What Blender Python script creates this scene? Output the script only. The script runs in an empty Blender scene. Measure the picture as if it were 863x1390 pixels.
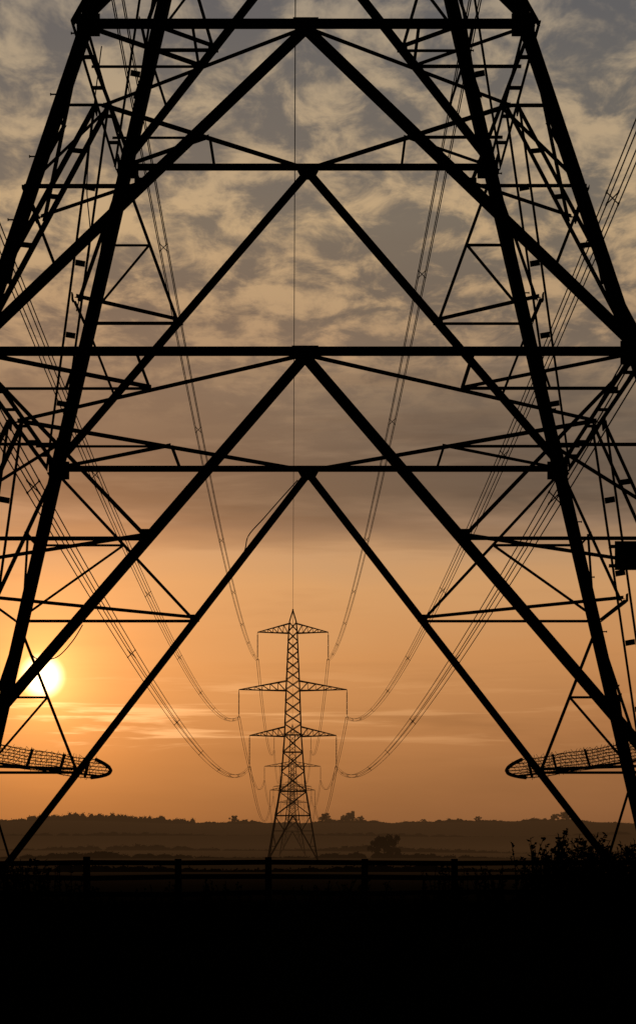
import bpy, bmesh, math, random
from mathutils import Vector, Matrix
random.seed(7)
S=bpy.context.scene
EYE=1.5
# ------------------------------------------------------------------ helpers
def lin(c):
    return tuple(((v/255)/12.92 if v/255<=0.04045 else (((v/255)+0.055)/1.055)**2.4) for v in c)+(1.0,)
def new_obj(name,bm,mat=None,parent=None):
    me=bpy.data.meshes.new(name); bm.to_mesh(me); bm.free()
    o=bpy.data.objects.new(name,me); S.collection.objects.link(o)
    if mat: me.materials.append(mat)
    if parent: o.parent=parent
    return o
def empty(name,loc=(0,0,0)):
    e=bpy.data.objects.new(name,None); e.location=loc; e.empty_display_size=1
    S.collection.objects.link(e); return e
def hexa(bm,c):
    v=[bm.verts.new(p) for p in c]
    for f in ((0,1,2,3),(7,6,5,4),(0,4,5,1),(1,5,6,2),(2,6,7,3),(3,7,4,0)):
        bm.faces.new([v[i] for i in f])
def prism(bm,p,q,e1,e2,a0,a1,b0,b1):
    c=[]
    for P in (p,q):
        c+=[P+e1*a0+e2*b0,P+e1*a1+e2*b0,P+e1*a1+e2*b1,P+e1*a0+e2*b1]
    hexa(bm,c)
def angle(bm,p,q,e1,e2,s,t,centre=True,s2=None):
    p=Vector(p);q=Vector(q)
    if (q-p).length<1e-4: return
    o=-s/2 if centre else 0
    j=random.uniform(-.002,.002)
    prism(bm,p,q,e1,e2,o,o+s,j,j+t)
    prism(bm,p,q,e1,e2,o,o+t,j+t,j+(s2 or s))
def strut(bm,p,q,n,s,t=None,off=0.0,s2=None):
    """angle-iron member lying in a plane with inward normal n"""
    p=Vector(p);q=Vector(q); d=(q-p)
    if d.length<1e-4: return
    d.normalize(); n=Vector(n); n=(n-d*n.dot(d)).normalized(); e1=d.cross(n)
    angle(bm,p+n*off,q+n*off,e1,n,s,t or s*0.12,True,s2)
def twin(bm,p,q,n,s,gap,battens=True):
    p=Vector(p);q=Vector(q);d=(q-p);L=d.length;d.normalize();n=Vector(n);n=(n-d*n.dot(d)).normalized()
    strut(bm,p,q,-n,s,None,gap/2,.03); strut(bm,p,q,n,s,None,gap/2,.03)
    if battens:
        k=max(2,int(L/0.95)); e1=d.cross(n)
        for i in range(1,k):
            m=p+d*(L*i/k); prism(bm,m-d*.035,m+d*.035,e1,n,-.012,.012,-gap/2+.004,gap/2-.004)
def plate(bm,c,u,v,n,w,h,t=.014,chamfer=True):
    c=Vector(c); pts=[(-w/2,h/2),(w/2,h/2),(w/2,h*.1),(w*.28,-h/2),(-w*.28,-h/2),(-w/2,h*.1)] if chamfer else [(-w/2,h/2),(w/2,h/2),(w/2,-h/2),(-w/2,-h/2)]
    a=[bm.verts.new(c+u*x+v*y-n*t/2) for x,y in pts]; b=[bm.verts.new(c+u*x+v*y+n*t/2) for x,y in pts]
    bm.faces.new(a); bm.faces.new(b[::-1])
    k=len(a)
    for i in range(k): bm.faces.new([a[i],b[i],b[(i+1)%k],a[(i+1)%k]])
def tube(bm,pts,r,sides=4):
    rings=[]
    n=len(pts); pts=[Vector(p) for p in pts]
    for i,p in enumerate(pts):
        d=(pts[min(i+1,n-1)]-pts[max(i-1,0)]).normalized()
        up=Vector((0,0,1)) if abs(d.z)<.9 else Vector((0,1,0))
        a=d.cross(up).normalized(); b=a.cross(d)
        rr=r[i] if isinstance(r,(list,tuple)) else r
        rings.append([bm.verts.new(p+(a*math.cos(2*math.pi*k/sides)+b*math.sin(2*math.pi*k/sides))*rr) for k in range(sides)])
    for i in range(n-1):
        for k in range(sides):
            bm.faces.new([rings[i][k],rings[i][(k+1)%sides],rings[i+1][(k+1)%sides],rings[i+1][k]])
    bm.faces.new(rings[0][::-1]); bm.faces.new(rings[-1])
# ------------------------------------------------------------------ materials
HAZE_GLOW=lin((122,85,52))
def mat(name,c1,c2,scale=3.0,rough=.8,bump=0.0,spec=0.0,painted_haze=True,L=7500.0,detail=3,painted_mist=.09,near_glow=0.0):
    m=bpy.data.materials.new(name); m.use_nodes=True; nt=m.node_tree; N=nt.nodes; K=nt.links
    N.clear(); out=N.new('ShaderNodeOutputMaterial')
    g=N.new('ShaderNodeNewGeometry'); no=N.new('ShaderNodeTexNoise'); no.inputs['Scale'].default_value=scale; no.inputs['Detail'].default_value=detail
    K.new(g.outputs['Position'],no.inputs['Vector'])
    r=N.new('ShaderNodeValToRGB'); r.color_ramp.elements[0].color=(*c1,1); r.color_ramp.elements[1].color=(*c2,1)
    r.color_ramp.elements[0].position=.35; r.color_ramp.elements[1].position=.65
    K.new(no.outputs['Fac'],r.inputs[0])
    if spec:
        b=N.new('ShaderNodeBsdfPrincipled'); b.inputs['Roughness'].default_value=rough; b.inputs['Specular IOR Level'].default_value=spec
        K.new(r.outputs[0],b.inputs['Base Color'])
    else:
        b=N.new('ShaderNodeBsdfDiffuse'); b.inputs['Roughness'].default_value=rough; K.new(r.outputs[0],b.inputs['Color'])
    if bump:
        bu=N.new('ShaderNodeBump'); bu.inputs['Strength'].default_value=bump; K.new(no.outputs['Fac'],bu.inputs['Height']); K.new(bu.outputs[0],b.inputs['Normal'])
    if not painted_haze:
        K.new(b.outputs[0],out.inputs[0]); return m
    def M(op,a,bb=None,cl=False):
        n=N.new('ShaderNodeMath'); n.operation=op; n.use_clamp=cl
        for i,v in enumerate((a,bb)):
            if v is None: continue
            if isinstance(v,(int,float)): n.inputs[i].default_value=v
            else: K.new(v,n.inputs[i])
        return n.outputs[0]
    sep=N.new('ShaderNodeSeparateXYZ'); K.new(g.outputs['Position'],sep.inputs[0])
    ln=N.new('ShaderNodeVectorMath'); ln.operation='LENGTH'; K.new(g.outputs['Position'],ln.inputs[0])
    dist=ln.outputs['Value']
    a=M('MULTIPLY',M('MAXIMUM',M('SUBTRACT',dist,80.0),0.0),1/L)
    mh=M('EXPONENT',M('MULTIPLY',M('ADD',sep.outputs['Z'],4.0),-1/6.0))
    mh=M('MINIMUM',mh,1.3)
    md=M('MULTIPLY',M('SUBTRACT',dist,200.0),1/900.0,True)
    mist=M('MULTIPLY',M('MULTIPLY',mh,md),painted_mist)  # low-lying share of the painted haze
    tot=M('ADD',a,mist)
    if near_glow:
        tot=M('ADD',tot,M('MULTIPLY',M('MULTIPLY',M('SUBTRACT',dist,50.0),1/80.0,True),near_glow))  # extra emission painted in to lighten the ground beyond the fence
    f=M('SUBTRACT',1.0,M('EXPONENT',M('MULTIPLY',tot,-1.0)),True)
    e=N.new('ShaderNodeEmission'); e.inputs[0].default_value=HAZE_GLOW; e.inputs[1].default_value=.8  # aerial haze painted into the material as emission, growing with distance
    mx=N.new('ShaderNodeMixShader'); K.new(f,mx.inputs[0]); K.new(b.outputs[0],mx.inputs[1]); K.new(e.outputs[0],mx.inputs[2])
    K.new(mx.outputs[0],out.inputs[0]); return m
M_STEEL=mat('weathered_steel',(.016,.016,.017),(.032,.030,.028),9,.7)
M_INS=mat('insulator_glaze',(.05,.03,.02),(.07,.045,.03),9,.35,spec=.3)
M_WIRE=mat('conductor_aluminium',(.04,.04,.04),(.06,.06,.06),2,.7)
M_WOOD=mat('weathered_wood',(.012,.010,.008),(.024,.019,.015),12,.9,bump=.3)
M_GROUND=mat('field_grass',(.006,.0065,.003),(.016,.015,.007),.25,1.0,detail=6,painted_mist=.15,near_glow=.055)
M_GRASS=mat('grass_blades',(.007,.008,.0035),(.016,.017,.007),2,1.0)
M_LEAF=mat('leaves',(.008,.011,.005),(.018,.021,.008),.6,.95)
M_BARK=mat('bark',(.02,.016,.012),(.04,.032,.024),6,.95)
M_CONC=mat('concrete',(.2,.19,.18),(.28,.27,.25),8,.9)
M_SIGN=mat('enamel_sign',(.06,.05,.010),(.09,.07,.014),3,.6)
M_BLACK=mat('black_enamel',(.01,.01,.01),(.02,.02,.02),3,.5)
# ------------------------------------------------------------------ terrain
def interp(tab,x):
    if x<=tab[0][0]: return tab[0][1]
    for (a,b),(c,d) in zip(tab,tab[1:]):
        if x<=c:
            t=(x-a)/(c-a); return b+(d-b)*t
    return tab[-1][1]
def sm(tab,x):
    if x<=tab[0][0]: return tab[0][1]
    for (a,b),(c,d) in zip(tab,tab[1:]):
        if x<=c:
            t=(x-a)/(c-a); t=t*t*(3-2*t); return b+(d-b)*t
    return tab[-1][1]
GY=[(-400,0),(60,0),(250,-1.7),(421,-2.9),(810,-5.4),(1200,-4.0),(1700,3.5),(2500,19.0),(3000,17),(5000,0),(9500,-10)]
def g(x,y):
    z=sm(GY,y)
    if y>500:
        k=min(1,(y-500)/1800)
        z+=k*(2.6*math.sin(x*.0045+1.1)+1.4*math.sin(x*.011+y*.002+.4)+.9*math.sin(x*.021+2))
        z+=k*3.5*math.exp(-((x+270)/130)**2)
    if -50<y<60: z+=.03*math.sin(x*1.3+y*.7)+.025*math.sin(x*2.9-y*1.9)
    return z
bm=bmesh.new()
ys=[-400,-200,-80,-30]+[i*1.0 for i in range(-10,62)]+[65+i*12 for i in range(30)]+[430+i*45 for i in range(58)]+[3100,3400,3900,4500,5200,6500,8000,9500]
xs=[-5000,-3500,-2500,-1800,-1300]+[-1000+i*60 for i in range(11)]+[-380+i*20 for i in range(17)]+[-50,-42,-34,-28,-24]+[-20+i*1.0 for i in range(41)]
xs=sorted(set(xs+[-v for v in xs]))
grid=[[bm.verts.new((x,y,g(x,y))) for x in xs] for y in ys]
for j in range(len(ys)-1):
    for i in range(len(xs)-1):
        bm.faces.new([grid[j][i],grid[j][i+1],grid[j+1][i+1],grid[j+1][i]])
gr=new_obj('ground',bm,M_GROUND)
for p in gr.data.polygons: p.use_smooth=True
# ------------------------------------------------------------------ lattice towers
ROT=[Matrix.Rotation(math.pi/2*i,3,'Z') for i in range(4)]
def make_tower(loc,prof,panels,arms,apex,cfg,near=False):
    root=empty('transmission_tower',loc)
    w=lambda h: interp(prof,h)
    def F(i,u,h): return ROT[i]@Vector((u,-w(h),h))
    def N(i): return ROT[i]@Vector((0,1,0))
    bl=bmesh.new(); bh=bmesh.new(); bd=bmesh.new(); br=bmesh.new(); bp=bmesh.new()
    LS,DS,RS=cfg['leg'],cfg['diag'],cfg['red']
    HS=cfg.get('hor',DS)
    # legs
    hs=sorted(set([p[0] for p in prof]+[p[1] for p in panels]+[0]))
    hs=[h for h in hs if h<=prof[-1][0]]
    for sx in (-1,1):
        for sy in (-1,1):
            for a,b in zip(hs,hs[1:]):
                P=Vector((sx*w(a),sy*w(a),a)); Q=Vector((sx*w(b),sy*w(b),b))
                s=LS if a<14 else LS*.8
                angle(bl,P,Q,Vector((-sx,0,0)),Vector((0,-sy,0)),s,s*.13,False)
                if near and a<14:   # splice cover at joints
                    m=P.lerp(Q,.02); n2=P.lerp(Q,.10)
                    angle(bl,m+Vector((sx*.012,sy*.012,0)),n2+Vector((sx*.012,sy*.012,0)),Vector((-sx,0,0)),Vector((0,-sy,0)),s*1.0,s*.1,False)
    for (h0,h1,kind,ts) in panels:
        for i in range(4):
            n=N(i)
            gap=0 if not near else (.045 if i%2==0 else .13)
            ds=DS*(1.0 if i!=2 else .92)
            W=w(h1)
            if kind=='V':
                if gap: twin(bh,F(i,-W,h1),F(i,W,h1),n,HS,gap)
                else: strut(bh,F(i,-W,h1),F(i,W,h1),n,HS)
                for s in (-1,1):
                    A=F(i,0,h1-.06 if near else h1); B=F(i,s*w(h0),h0)
                    if gap: twin(bd,A,B,n,ds*(.75 if i%2 else 1),gap)
                    else: strut(bd,A,B,n,ds)
                    def P(t): return A.lerp(B,t)
                    top=F(i,s*W,h1); pt=P(ts[0]); prevL=top
                    for k,t in enumerate(ts):
                        pt=P(t); Lh=pt.z; L=F(i,s*w(Lh),Lh)
                        strut(br,prevL,pt,n,RS,off=.03); strut(br,L,pt,n,RS*.95,off=-.03)
                        q=prevL.lerp(pt,.5); LQ=F(i,s*w(q.z),q.z)
                        if near:
                            strut(br,q,LQ,n,RS*.8,off=.02); strut(br,q,L,n,RS*.8,off=.05)
                        prevL=L
                        tt=pt; R=ROT[i].inverted()@tt; u=R.x
                        if near:
                            if s>0:
                                o=ROT[i]@Vector((w(Lh),-abs(u),Lh))
                                strut(bp,tt+Vector((0,0,.03)),o+Vector((0,0,.03)),(0,0,1),RS)
                    f=F(i,s*w(h0),h0); q=P((ts[-1]+1)/2); strut(br,prevL,q,n,RS*.8,off=.02)
                if near:
                    u=ROT[i]@Vector((1,0,0))
                    plate(bh,F(i,0,h1-.05)-n*.06,u,Vector((0,0,1)),n,.27,.18)
                    for s in (-1,1):
                        plate(bh,F(i,s*(W-.10),h1-.02)-n*.015,u,Vector((0,0,1)),n,.24,.24,chamfer=False)
                        for t in ts:
                            c=F(i,0,h1).lerp(F(i,s*w(h0),h0),t); plate(bh,c-n*.045,u,Vector((0,0,1)),n,.13,.10,chamfer=False)
            else:
                strut(br,F(i,-w(h0),h0),F(i,W,h1),n,RS*1.3,off=.01); strut(br,F(i,w(h0),h0),F(i,-W,h1),n,RS*1.3,off=-.04)
                if kind=='XH': strut(bh,F(i,-W,h1),F(i,W,h1),n,RS*1.5)
        if kind in('V','XH'):
            for i in range(4):
                a=F(i,0,h1); b=F((i+1)%4,0,h1)
                strut(bp,a-Vector((0,0,.05)),b-Vector((0,0,.05)),(0,0,1),RS*1.1)
                if near:
                    m=a.lerp(b,.5); c=F(i,w(h1),h1)
                    strut(bp,m-Vector((0,0,.02)),c-Vector((0,0,.02)),(0,0,1),RS)
                    strut(bp,F(i,w(h1)*.5,h1)-Vector((0,0,.03)),a.lerp(b,.5)-Vector((0,0,.03)),(0,0,1),RS*.8)
                    b2=F((i+1)%4,-w(h1)*.5,h1)
                    strut(bp,b2-Vector((0,0,.03)),a.lerp(b,.5)-Vector((0,0,.03)),(0,0,1),RS*.8)
    new_obj('legs',bl,M_STEEL,root); new_obj('horizontals',bh,M_STEEL,root)
    new_obj('main_diagonals',bd,M_STEEL,root); new_obj('secondary_bracing',br,M_STEEL,root); new_obj('plan_bracing',bp,M_STEEL,root)
    # crossarms
    ba=bmesh.new(); bi=bmesh.new(); AS=cfg['arm']
    for (ha,Lh,il) in arms:
        for s in (-1,1):
            tip=Vector((s*Lh,0,ha+.2)); rd=1.9
            for sy in (-1,1):
                b0=Vector((s*w(ha),sy*w(ha),ha)); t0=Vector((s*w(ha+rd),sy*w(ha+rd),ha+rd))
                strut(ba,b0,tip,(0,-sy,0),AS); strut(ba,t0,tip,(0,-sy,0),AS)
                k=6
                for j in range(k):
                    f0=j/k; f1=(j+1)/k
                    strut(ba,b0.lerp(tip,f0),t0.lerp(tip,f1),(0,-sy,0),AS*.6); 
                    if j: strut(ba,b0.lerp(tip,f0),t0.lerp(tip,f0),(0,-sy,0),AS*.6)
            b1=Vector((s*w(ha),-w(ha),ha)); b2=Vector((s*w(ha),w(ha),ha)); k=6
            for j in range(k):
                f0=j/k; f1=(j+1)/k
                A_,B_=(b1,b2) if j%2 else (b2,b1)
                strut(ba,A_.lerp(tip,f0),B_.lerp(tip,f1),(0,0,1),AS*.6)
            for sy in (-1,1):
                strut(ba,(s*w(ha),-w(ha),ha),(s*w(ha),w(ha),ha),(0,0,1),AS*.7)
            z0=tip.z-.15; n=18; 
            tube(bi,[(tip.x,0,z0+.1),(tip.x,0,z0-il)],.06,5)
            for j in range(n):
                z=z0-.5-(il-1.1)*j/(n-1)
                tube(bi,[(tip.x,0,z+.07),(tip.x,0,z-.02),(tip.x,0,z-.05)],[.05,.18,.15],8)
            tube(bi,[(tip.x,-.35,z0-il),(tip.x,.35,z0-il)],.06,5)
            tube(bi,[(tip.x-.3,0,z0-il-.1),(tip.x+.3,0,z0-il-.1)],.06,5)
    ht=prof[-1][0]
    for sx in(-1,1):
        for sy in(-1,1):
            strut(ba,(sx*w(ht),sy*w(ht),ht),(0,0,apex),(-sx,-sy,0),AS)
        strut(ba,(sx*w(ht)*.5,-w(ht)*.5,(ht+apex)/2),(sx*w(ht)*.5,w(ht)*.5,(ht+apex)/2),(0,0,1),AS*.6)
    new_obj('crossarms',ba,M_STEEL,root); new_obj('insulators',bi,M_INS,root)
    bf=bmesh.new()
    for sx in(-1,1):
        for sy in(-1,1):
            c=Vector((sx*w(0),sy*w(0),-.35)); prism(bf,c,c+Vector((0,0,.45)),Vector((1,0,0)),Vector((0,1,0)),-.35,.35,-.35,.35)
    new_obj('footings',bf,M_CONC,root)
    return root
k=.272
wl=lambda h: 4.77-k*(h-1.5)
prof=[(0,wl(0)),(13.0,wl(13.0)),(22,1.6),(33,1.45),(43.5,.95),(46,.85)]
NX=-.13; NYY=25.0
panels=[(0,6.47,'V',(.30,.62)),(6.47,10.19,'V',(.5,)),(10.19,13.0,'V',(.5,))]
h=13.0
for h1 in (15.4,17.7,19.7,21.7): panels.append((h,h1,'XH' if h1==21.7 else 'X',())); h=h1
while h<45.9:
    h1=min(46,h+2.43); panels.append((h,h1,'X',())); h=h1
TOPZ,MIDZ,LOWZ=36.9,25.2,14.3
near_arms=[(TOPZ+EYE+5.2,7.0,5.2),(MIDZ+EYE+5.2,10.7,5.2),(LOWZ+EYE+5.2,8.8,5.2)]
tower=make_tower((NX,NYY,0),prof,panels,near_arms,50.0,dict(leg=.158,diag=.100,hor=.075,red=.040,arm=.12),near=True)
w=lambda h: interp(prof,h)
bm=bmesh.new()
for sx,sy in((-1,-1),(1,1)):
    for i in range(36):
        hh=2.9+i*.36; x=sx*w(hh); y=sy*w(hh)
        if (i%2)==0: tube(bm,[(x,y-sy*.05,hh),(x+sx*.07,y-sy*.05,hh)],.009,5); tube(bm,[(x+sx*.06,y-sy*.05,hh),(x+sx*.07,y-sy*.05,hh)],.015,6)
        else: tube(bm,[(x-sx*.05,y,hh),(x-sx*.05,y+sy*.13,hh)],.009,5)
new_obj('step_bolts',bm,M_STEEL,tower)
bm=bmesh.new()
for h1 in (6.47,10.19,13.0):
    for i in range(4):
        n=ROT[i]@Vector((0,1,0))
        for s in (-1,1):
            for a_ in (-.08,0,.08):
                for b_ in (-.07,.07):
                    c=ROT[i]@Vector((s*(w(h1)-.10)+a_,-w(h1),h1-.02+b_)); tube(bm,[c-n*.05,c],.014,6)
new_obj('joint_bolts',bm,M_STEEL,tower)
# anti-climbing guards (on the two faces square to the line)
bm=bmesh.new()
HG=2.62
for i in (0,2):
    for s in (-1,1):
        W=w(HG); u0=s*(W+.45); u1=s*(W-(1.72 if i==2 else 1.0))
        def G(u,v):
            return ROT[i]@Vector((u,-W-v,HG+.26*(abs(u)-W+1.68)/1.68-.16+.46*v))
        lanes=[-.30,-.20,-.10,0.0,.10,.20,.30]
        for v in lanes:
            e=u1+s*(.22*(abs(v)/.3)**2)
            pts=[G(u0+(e-u0)*t/14,v) + Vector((0,0,-.02*math.sin(math.pi*((t*3)%14)/14))) for t in range(15)]
            tube(bm,pts,.0065,4)
            for t in range(44):
                p=G(u0+(e-u0)*(t+.5)/44,v); d=Vector((random.uniform(-1,1),random.uniform(-1,1),random.uniform(-1,1))).normalized()*.045
                tube(bm,[p-d,p+d],.0035,3)
        for t in range(26):
            u=u0+(u1+s*.22-u0)*(t+.5)/26
            tube(bm,[G(u,-.3),G(u+.07*s,.3)],.0045,3); tube(bm,[G(u+.09*s,-.3),G(u-.04*s,.3)],.0035,3)
        hoop=[G(u1+s*(.24*(abs(v)/.3)**2),v) for v in [(-.3+.6*j/12) for j in range(13)]]
        tube(bm,hoop,.026,6)
        for uu in ((.15,.6,1.05,1.4) if i==2 else (.15,.6)):
            u=s*(W-uu); strut(bm,G(u,-.31),G(u,.31),(0,0,1),.035)
        tube(bm,[G(u0,-.3),G(s*(W-.8),.0)+Vector((0,0,-.12)),G(u1+s*.1,-.2)],.014,4)
new_obj('anti_climbing_guard',bm,M_STEEL,tower)
for fx,(sx,sy,yy) in enumerate(((1,0,1.35),(-1,0,-1.3))):
    bm=bmesh.new(); hh=5.03
    c=Vector((sx*(w(hh)+.18),yy,hh))
    plate(bm,c,Vector((1,0,0)),Vector((0,0,1)),Vector((0,1,0)),.36,.36,.01,False)
    new_obj('danger_plate',bm,M_SIGN,tower)
    bm=bmesh.new(); plate(bm,c+Vector((0,-.01,.04)),Vector((1,0,0)),Vector((0,0,1)),Vector((0,1,0)),.2,.2,.006,True)
    new_obj('danger_symbol',bm,M_BLACK,tower)
    bm=bmesh.new(); strut(bm,c+Vector((-.25,.03,.12)),c+Vector((.25,.03,.12)),(0,1,0),.04); strut(bm,c+Vector((-.25,.03,-.12)),c+Vector((.25,.03,-.12)),(0,1,0),.04)
    new_obj('plate_bracket',bm,M_STEEL,tower)
bm=bmesh.new()
def lp(x,dy,z): return Vector((x,dy,z))
def smooth(pts,n=6):
    o=[]
    for i in range(len(pts)-1):
        p0=pts[max(i-1,0)];p1=pts[i];p2=pts[i+1];p3=pts[min(i+2,len(pts)-1)]
        for j in range(n):
            t=j/n; o.append(.5*((2*p1)+(p2-p0)*t+(2*p0-5*p1+4*p2-p3)*t*t+(3*p1-p0-3*p2+p3)*t**3))
    o.append(pts[-1]); return o
tube(bm,smooth([lp(-.14,3.3,6.30),lp(-.40,3.35,6.02),lp(-.60,3.4,5.80),lp(-.80,3.4,5.57),lp(-.86,3.4,5.35),lp(-1.06,3.6,5.05)]),.008,5)
tube(bm,smooth([lp(-3.84,3.9,4.61),lp(-3.86,3.9,4.29),lp(-3.72,3.9,3.98),lp(-3.44,3.9,3.98),lp(-3.22,3.9,4.19),lp(-3.07,3.9,4.43)]),.008,5)
tube(bm,smooth([lp(-2.62,2,11.6),lp(-2.72,2,10.8),lp(-2.85,2.4,9.97),lp(-2.82,2.5,9.2),lp(-3.02,2.7,8.4)]),.008,5)
new_obj('earthing_cable',bm,M_STEEL,tower)
# distant towers
LX=lambda y: NX-.01222*(y-25)
FY=[421,810,1200,1600,1990]
fprof=[(0,5.1),(15.4,2.5),(25.2,1.75),(34.2,1.45),(45.6,.95),(47.6,.75)]
fp=[(0,9.2,'V',(.33,.66)),(9.2,14.0,'XH',()),(14,18,'X',()),(18,21.8,'XH',()),(21.8,25.2,'XH',())]
h=25.2
for h1 in (27.4,29.6,31.9,34.2): fp.append((h,h1,'X',())); h=h1
while h<47.5:
    h1=min(47.6,h+1.92); fp.append((h,h1,'X',())); h=h1
farms=[(45.4,7.0,5.2),(34.0,10.7,5.2),(24.9,8.6,6.0)]
for y in FY:
    make_tower((LX(y),y,g(LX(y),y)),fprof,fp,farms,50.2,dict(leg=.29,diag=.21,red=.105,arm=.18))
# ------------------------------------------------------------------ conductors
def span(y0,x0,z0,y1,x1,z1,X,a,name,quad,r):
    bm=bmesh.new(); n=56
    L=y1-y0
    def P(t):
        y=y0+L*t; s=a*L*L*t*(1-t)
        return Vector((x0+(x1-x0)*t+X, y, z0+(z1-z0)*t-s))
    q_=.20
    offs=[(-q_,-q_),(q_,-q_),(-q_,q_),(q_,q_)] if quad==4 else ([(-.22,0),(.22,0)] if quad==2 else [(0,0)])
    ts=[(i/n)**1.35 for i in range(n+1)]
    for ox,oz in offs:
        tube(bm,[P(t)+Vector((ox,0,oz)) for t in ts],r,4)
    if quad==4:
        m=9
        for j in range(1,m):
            t=(j/m)+random.uniform(-.012,.012); c=P(t); 
            for a_,b_ in ((1,1),(1,-1)):
                tube(bm,[c+Vector((-q_*a_,0,-q_*b_)),c+Vector((q_*a_,0,q_*b_))],.022,4)
            for a_,b_ in ((-q_,-q_),(q_,-q_),(q_,q_),(-q_,q_)):
                cc=c+Vector((a_,0,b_)); d=(P(t+.001)-P(t)).normalized()*.16
                tube(bm,[cc-d,cc+d],.034,5)
    return new_obj(name,bm,M_WIRE)
f0=g(LX(421),421)
for X,za,hf,a in ((7.0,TOPZ,45.4,.00019),(10.7,MIDZ,34.0,.00020),(8.8,LOWZ,24.9,.00016)):
    il=6.0 if hf<30 else 5.2
    for s in(-1,1):
        Xf=X if hf>30 else 8.6
        span(25,NX,za+EYE,421,LX(421)+s*(Xf-X),f0+hf-il-.1,s*X,a,'power_line_conductor',4,.024)
        for ya,yb in zip(FY,FY[1:]):
            span(ya,LX(ya),g(LX(ya),ya)+hf-il-.1,yb,LX(yb),g(LX(yb),yb)+hf-il-.1,s*Xf,.00021,'power_line_conductor',2,.045)
        span(-365,NX+4.7,za+EYE,25,NX,za+EYE,s*X,.0002,'power_line_conductor',4,.017)
span(25,NX,50,421,LX(421),f0+50.2,0,.00015,'earth_wire',1,.028)
for ya,yb in zip(FY,FY[1:]):
    span(ya,LX(ya),g(LX(ya),ya)+50.2,yb,LX(yb),g(LX(yb),yb)+50.2,0,.00015,'earth_wire',1,.035)
# ------------------------------------------------------------------ fence
fence=empty('wooden_fence',(0,42,0))
bm=bmesh.new(); rails=bmesh.new()
x=-34.0; posts=[]
while x<34:
    posts.append(x); x+=1.83+random.uniform(-.06,.06)
def fy(x): return .10*math.sin(x*.2)
prev=None
for x in posts:
    hp=1.15+random.uniform(-.03,.06); lean=random.uniform(-.03,.03)
    p=Vector((x,fy(x),-.3)); q=Vector((x+lean,fy(x),hp))
    prism(bm,p,q,Vector((1,0,0)),Vector((0,1,0)),-.065,.065,-.045,.045)
    tops=[(x,fy(x)-.07,1.04+random.uniform(-.02,.02)),(x,fy(x)-.07,.76+random.uniform(-.02,.02)),(x,fy(x)-.07,.44+random.uniform(-.03,.03))]
    if prev:
        for a_,b_ in zip(prev,tops):
            A=Vector(a_);B=Vector(b_); d=(B-A).normalized(); j=random.uniform(0,.006)
            prism(rails,A-d*.02,B+d*.02,Vector((0,1,0)),Vector((0,0,1)),-.02-j,.02-j,-.05,.05)
    prev=tops
new_obj('posts',bm,M_WOOD,fence); new_obj('rails',rails,M_WOOD,fence)
# ------------------------------------------------------------------ vegetation
def leaf(bm,p,L,wd,d=None):
    d=d or Vector((random.gauss(0,1),random.gauss(0,1),random.gauss(0,.7))).normalized()
    s=d.cross(Vector((random.gauss(0,1),random.gauss(0,1),random.gauss(0,1)))).normalized()
    v=[bm.verts.new(q) for q in (p,p+d*L*.35+s*wd,p+d*L,p+d*L*.45-s*wd)]
    bm.faces.new(v)
def tree(x,y,H,Wd,name='tree',dens=1.0):
    z=g(x,y)-.2; root=empty(name,(x,y,z))
    bt=bmesh.new(); bl=bmesh.new()
    lean=random.uniform(-.04,.04)*H
    tube(bt,[(0,0,0),(lean*.3,0,H*.2),(lean,0,H*.55),(lean,0,H*.85)],[H*.035,H*.026,H*.018,H*.005],7)
    nb=9
    for i in range(nb):
        a=i*2.4+random.uniform(-.4,.4); t=.22+.6*i/nb; r=Wd*.5*random.uniform(.55,.95)*(1-.45*max(0,t-.5)*2)
        b=Vector((lean*t,0,H*t)); e=b+Vector((math.cos(a)*r,math.sin(a)*r,H*random.uniform(.08,.22)))
        if e.z>H*.93: e.z=H*.93
        tube(bt,[b,b.lerp(e,.5)+Vector((0,0,-H*.01)),e],[H*.013,H*.009,H*.003],5)
        for _ in range(3):
            c=b.lerp(e,random.uniform(.45,1.05))+Vector((random.gauss(0,1),random.gauss(0,1),random.gauss(0,.8)))*H*.05
            R=H*random.uniform(.09,.16)
            for _ in range(int(110*dens)):
                v=Vector((random.gauss(0,1),random.gauss(0,1),random.gauss(0,.8)))
                p=c+v.normalized()*R*random.random()**.4
                if p.z<H*.10: continue
                leaf(bl,p,H*.07,H*.030)
    for _ in range(8):
        c=Vector((lean+random.gauss(0,Wd*.14),random.gauss(0,Wd*.14),H*random.uniform(.35,.85)));R=H*.14
        for _ in range(int(100*dens)):
            v=Vector((random.gauss(0,1),random.gauss(0,1),random.gauss(0,.8))).normalized()
            leaf(bl,c+v*R*random.random()**.4,H*.07,H*.030)
    new_obj('trunk_and_limbs',bt,M_BARK,root); new_obj('crown',bl,M_LEAF,root)
PX=lambda px,y:(px-431.5)/2880*y
tree(PX(521,640),640,7.4,9.5,'oak_tree',1.3)
for px,y,H,Wd in ((318,2450,10,10),(440,2450,12,15),(475,2450,13,14),(488,2430,8,12),(466,2440,9,12),(648,2480,7,9),(766,2460,12,15),(752,2460,9,10),(575,2480,5,8)):
    tree(PX(px,y),y,H,Wd,'tree',.8)
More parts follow.
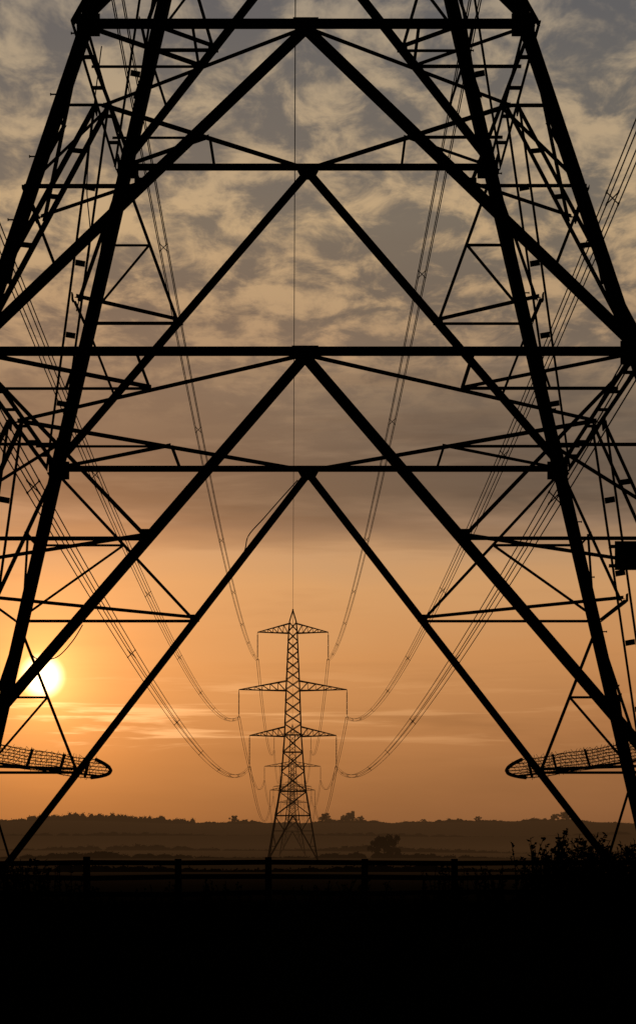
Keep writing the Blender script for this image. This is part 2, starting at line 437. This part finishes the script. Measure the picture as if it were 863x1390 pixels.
def scrub(name,x0,x1,yf,hf,step,n,ls,gap=0.0):
    """one long mass of hedge / woodland: irregular leafy lumps with ragged leaf-clump outline"""
    bm=bmesh.new(); x=x0
    while x<x1:
        y=yf(x)+random.gauss(0,step*.3); H=hf(x)*random.uniform(.6,1.12)
        if H>0.05 and random.random()>gap:
            zb=g(x,y)-.3*ls
            r=step*random.uniform(.75,1.2)
            rings=[]
            for kk in range(4):
                t=kk/3; rr=r*(1.0,1.08,.8,.3)[kk]
                rings.append([bm.verts.new((x+math.cos(a)*rr*random.uniform(.8,1.15),y+math.sin(a)*rr*.8*random.uniform(.8,1.15),zb+H*.9*t*random.uniform(.93,1.05))) for a in [6.283*q/7 for q in range(7)]])
            for kk in range(3):
                for q in range(7): bm.faces.new([rings[kk][q],rings[kk][(q+1)%7],rings[kk+1][(q+1)%7],rings[kk+1][q]])
            bm.faces.new(rings[3])
            for _ in range(n):
                hz=random.random()**.6; a=random.uniform(0,6.283); rr=r*(1.15-.75*hz*hz)
                leaf(bm,Vector((x+math.cos(a)*rr,y+math.sin(a)*rr,zb+H*(.1+.9*hz))),ls*random.uniform(.6,1.3),ls*.35)
        x+=step*random.uniform(.6,1.1)
    return new_obj(name,bm,M_LEAF)
scrub('distant_woodland',PX(40,2480),PX(262,2480),lambda x:2480,lambda x:6.0+3*math.exp(-((x+260)/60)**2)+2.5*math.sin(x*.06)**2,4,20,1.6)
scrub('distant_woodland',-700,PX(40,2500),lambda x:2500,lambda x:4.5,6,16,1.8)
scrub('distant_hedgerow',PX(262,2500),700,lambda x:2500,lambda x:3.2+1.8*math.sin(x*.05)+1.2*math.sin(x*.13),4,12,1.3)
scrub('hedgerow',-450,450,lambda x:1650+x*.35,lambda x:2+1.5*math.sin(x*.03),5,10,1.2,.25)
scrub('hedgerow',-260,260,lambda x:980-x*.4,lambda x:2.2+1.4*math.sin(x*.05),3,12,.8,.15)
scrub('hedgerow',-170,170,lambda x:600+x*.3,lambda x:1.3+.9*math.sin(x*.08),1.8,14,.5,.1)
scrub('hedgerow',-50,50,lambda x:150+x*.05,lambda x:.45+.2*math.sin(x*.3),.7,16,.2)
def weeds(name,x0,x1,y0,y1,n,hfun,lf):
    bm=bmesh.new()
    for _ in range(n):
        x=random.uniform(x0,x1); y=random.uniform(y0,y1); H=hfun(x)*random.uniform(.6,1.1)
        lx=random.gauss(0,.12)*H; ly=random.gauss(0,.1)*H
        pts=[Vector((x+lx*t*t,y+ly*t*t,H*t*(1-.05*t))) for t in [i/8 for i in range(9)]]
        tube(bm,pts,[.013*(1-.55*i/8) for i in range(9)],4)
        for i in range(int(36*H/1.5)):
            t=1-random.random()**1.0*.85; j=min(7,int(t*8)); p=pts[j].lerp(pts[j+1],random.random())
            a=random.uniform(0,6.28); d=Vector((math.cos(a),math.sin(a),random.uniform(.1,.9))).normalized()
            leaf(bm,p,lf*random.uniform(.6,1.3)*(1.2-.5*t),lf*.24,d)
    return new_obj(name,bm,M_LEAF)
weeds('nettle_patch',3.7,7.5,37,41,330,lambda x:1.30+.28*math.sin((x-3.7)*2.4)+.20*max(0,x-4.0),.12)
weeds('nettle_patch',-6.2,-4.5,38,41,60,lambda x:1.28-.25*abs(x+5.4),.10)
weeds('nettle_patch',2.0,3.7,40.5,41.5,50,lambda x:1.05,.09)
weeds('nettle_patch',-7,2.5,42.3,44,120,lambda x:.60+.12*math.sin(x*2),.09)
bm=bmesh.new()
for _ in range(16000):
    y=random.uniform(16,46); x=random.uniform(-.2,.2)*y*1.1; z=g(x,y)-.01
    H=random.uniform(.06,.2)*(2.0 if y>38 else 1); a=random.uniform(0,3.14); dx=math.cos(a)*.008; dy=math.sin(a)*.008; l=Vector((random.gauss(0,.3),random.gauss(0,.3),1))*H
    p=Vector((x,y,z)); v=[bm.verts.new(q) for q in (p-Vector((dx,dy,0)),p+Vector((dx,dy,0)),p+l)]; bm.faces.new(v)
new_obj('grass',bm,M_GRASS)
# ------------------------------------------------------------------ sky
sund=Vector((-374/2880,1,222/2880)).normalized()
W=bpy.data.worlds.new("World"); S.world=W; W.use_nodes=True; nt=W.node_tree; Nn=nt.nodes; K=nt.links; Nn.clear()
out=Nn.new('ShaderNodeOutputWorld')
def M(op,*a,clamp=False):
    n=Nn.new('ShaderNodeMath'); n.operation=op; n.use_clamp=clamp
    for i,v in enumerate(a):
        if isinstance(v,(int,float)): n.inputs[i].default_value=v
        else: K.new(v,n.inputs[i])
    return n.outputs[0]
def MR(v,a,b,c=0,d=1,smooth=True):
    n=Nn.new('ShaderNodeMapRange'); n.interpolation_type='SMOOTHSTEP' if smooth else 'LINEAR'; K.new(v,n.inputs[0])
    for i,q in enumerate((a,b,c,d)): n.inputs[i+1].default_value=q
    return n.outputs[0]
def mixc(f,a,b,mode='MIX'):
    n=Nn.new('ShaderNodeMix'); n.data_type='RGBA'; n.blend_type=mode
    for s,v in ((n.inputs[0],f),(n.inputs[6],a),(n.inputs[7],b)):
        if isinstance(v,(int,float)): s.default_value=v
        elif isinstance(v,tuple): s.default_value=v
        else: K.new(v,s)
    return n.outputs[2]
tc=Nn.new('ShaderNodeTexCoord'); D=tc.outputs['Generated']
sp=Nn.new('ShaderNodeSeparateXYZ'); K.new(D,sp.inputs[0]); dx,dy,dz=sp.outputs
den=M('ADD',M('MAXIMUM',dz,0.0),.035)
cx=M('DIVIDE',dx,den); cy=M('DIVIDE',dy,den)
cb=Nn.new('ShaderNodeCombineXYZ'); K.new(cx,cb.inputs[0]); K.new(cy,cb.inputs[1])
def noise(vec,scale,detail=6,rough=.55,dist=0.0,off=(0,0,0),sc=(1,1,1)):
    mp=Nn.new('ShaderNodeMapping'); K.new(vec,mp.inputs[0]); mp.inputs['Location'].default_value=off; mp.inputs['Scale'].default_value=sc
    n=Nn.new('ShaderNodeTexNoise'); K.new(mp.outputs[0],n.inputs[0]); n.inputs['Scale'].default_value=scale; n.inputs['Detail'].default_value=detail
    n.inputs['Roughness'].default_value=rough; n.inputs['Distortion'].default_value=dist
    return n.outputs['Fac']
wob=noise(D,5,4,.6,0,(3,1,0),(1,1,5))
zz=M('ADD',dz,M('MULTIPLY',M('SUBTRACT',wob,.5),.040))
rp=Nn.new('ShaderNodeValToRGB'); K.new(M('MULTIPLY',zz,2.5),rp.inputs[0]); cr=rp.color_ramp
stops=[(0,(118,78,50)),(.05,(136,90,57)),(.12,(164,110,69)),(.208,(192,134,84)),(.293,(198,148,100)),(.335,(184,144,106)),(.365,(132,109,90)),(.395,(90,79,70)),(.45,(90,81,73)),(.50,(108,96,84)),(.56,(140,122,103)),(.70,(158,142,119)),(.85,(142,134,122)),(1,(118,118,120))]
cr.elements[0].position=0; cr.elements[0].color=lin(stops[0][1]); cr.elements[1].position=1; cr.elements[1].color=lin(stops[-1][1])
for p,c in stops[1:-1]:
    e=cr.elements.new(p); e.color=lin(c)
base=rp.outputs[0]
# altocumulus cells: small puffs grouped in larger fields
n1=noise(cb.outputs[0],12.0,5,.62,.3,(0,0,0),(1,.55,1)); n2=noise(cb.outputs[0],2.6,2,.5,.2,(5,2,0))
cl=M('ADD',M('MULTIPLY',n1,.64),M('MULTIPLY',n2,.36))
cm=MR(cl,.42,.59)
hi=MR(dz,.175,.25)
lit=mixc(cm,(.48,.52,.60,1),(1.56,1.37,1.10,1))
lit=mixc(hi,(1,1,1,1),lit)
col=mixc(1.0,base,lit,'MULTIPLY')
n3=noise(D,3.0,5,.6,.3,(1,2,4),(1,1,13)); bm_=MR(n3,.48,.66)
bandmask=M('MULTIPLY',MR(dz,.02,.06),MR(dz,.24,.19))
col=mixc(M('MULTIPLY',M('MULTIPLY',bm_,bandmask),.55),col,mixc(1.0,col,(.60,.57,.60,1),'MULTIPLY'))
# lighter ragged rents inside the dark bank
n5=noise(D,6.0,5,.65,.3,(2,9,3),(1,1,7)); rent=M('MULTIPLY',MR(n5,.50,.66),M('MULTIPLY',MR(dz,.14,.16),MR(dz,.25,.20)))
col=mixc(M('MULTIPLY',rent,.8),col,mixc(1.0,col,(1.75,1.6,1.42,1),'MULTIPLY'))
n4=noise(D,7.0,5,.6,.4,(7,2,1),(1,1,16)); st=MR(n4,.52,.62)
vd=Nn.new('ShaderNodeVectorMath'); vd.operation='DOT_PRODUCT'; K.new(D,vd.inputs[0]); vd.inputs[1].default_value=sund
th=M('ARCCOSINE',M('MINIMUM',vd.outputs['Value'],.9999999))
prox=M('EXPONENT',M('MULTIPLY',th,-1/.10))
stm=M('MULTIPLY',M('MULTIPLY',st,MR(dz,.035,.05)),MR(dz,.085,.06))
col=mixc(M('MULTIPLY',M('MULTIPLY',stm,prox),1.2,clamp=True),col,lin((255,195,135)))
az=MR(dy,-.2,.85,.03,1.0); up=MR(dz,.39,.60,1.0,.10)  # dims the unseen sky behind and overhead to keep the ground dark
col=mixc(1.0,col,mixc(M('MULTIPLY',az,up),(0,0,0,1),(1,1,1,1)),'MULTIPLY')
def scaled(c,f):
    n=Nn.new('ShaderNodeVectorMath'); n.operation='SCALE'; n.inputs[0].default_value=c[:3]; K.new(f,n.inputs['Scale']); return n.outputs[0]
def addv(a,b):
    n=Nn.new('ShaderNodeVectorMath'); n.operation='ADD'; K.new(a,n.inputs[0]); K.new(b,n.inputs[1]); return n.outputs[0]
veil=M('ADD',.85,M('MULTIPLY',M('SUBTRACT',n3,.5),.9))
col=addv(col,scaled((.55,.15,.015),M('MULTIPLY',M('MULTIPLY',M('EXPONENT',M('MULTIPLY',th,-1/.042)),veil),1.3)))
col=addv(col,scaled((1.9,.95,.26),M('MULTIPLY',M('EXPONENT',M('MULTIPLY',th,-1/.013)),veil)))
col=addv(col,scaled((.26,.075,.010),M('MULTIPLY',prox,.9)))
col=addv(col,scaled((3.0,2.5,1.5),MR(th,.0120,.0030)))
bg=Nn.new('ShaderNodeBackground'); K.new(col,bg.inputs[0]); bg.inputs[1].default_value=.95
sky=Nn.new('ShaderNodeTexSky'); sky.sky_type='NISHITA'; sky.sun_disc=False
sky.sun_elevation=math.asin(sund.z); sky.sun_rotation=math.radians(-7.4); sky.dust_density=3
bg2=Nn.new('ShaderNodeBackground'); K.new(sky.outputs[0],bg2.inputs[0]); bg2.inputs[1].default_value=.002
ad=Nn.new('ShaderNodeAddShader'); K.new(bg.outputs[0],ad.inputs[0]); K.new(bg2.outputs[0],ad.inputs[1]); K.new(ad.outputs[0],out.inputs[0])
sl=bpy.data.lights.new('sun','SUN'); sl.energy=.5; sl.angle=math.radians(.5); sl.color=(1,.62,.32)
so=bpy.data.objects.new('sun',sl); S.collection.objects.link(so); so.rotation_euler=sund.to_track_quat('Z','Y').to_euler(); so.location=(0,0,60)
# ------------------------------------------------------------------ camera
cam=bpy.data.cameras.new('camera'); co=bpy.data.objects.new('camera',cam); S.collection.objects.link(co)
co.location=(0,0,EYE); co.rotation_euler=(math.radians(90),0,0)
cam.sensor_width=36; cam.lens=36*2880/1390; cam.shift_y=445/1390; cam.clip_end=20000; cam.clip_start=.1
S.camera=co
S.view_settings.view_transform='Standard'; S.view_settings.look='None'; S.view_settings.exposure=0
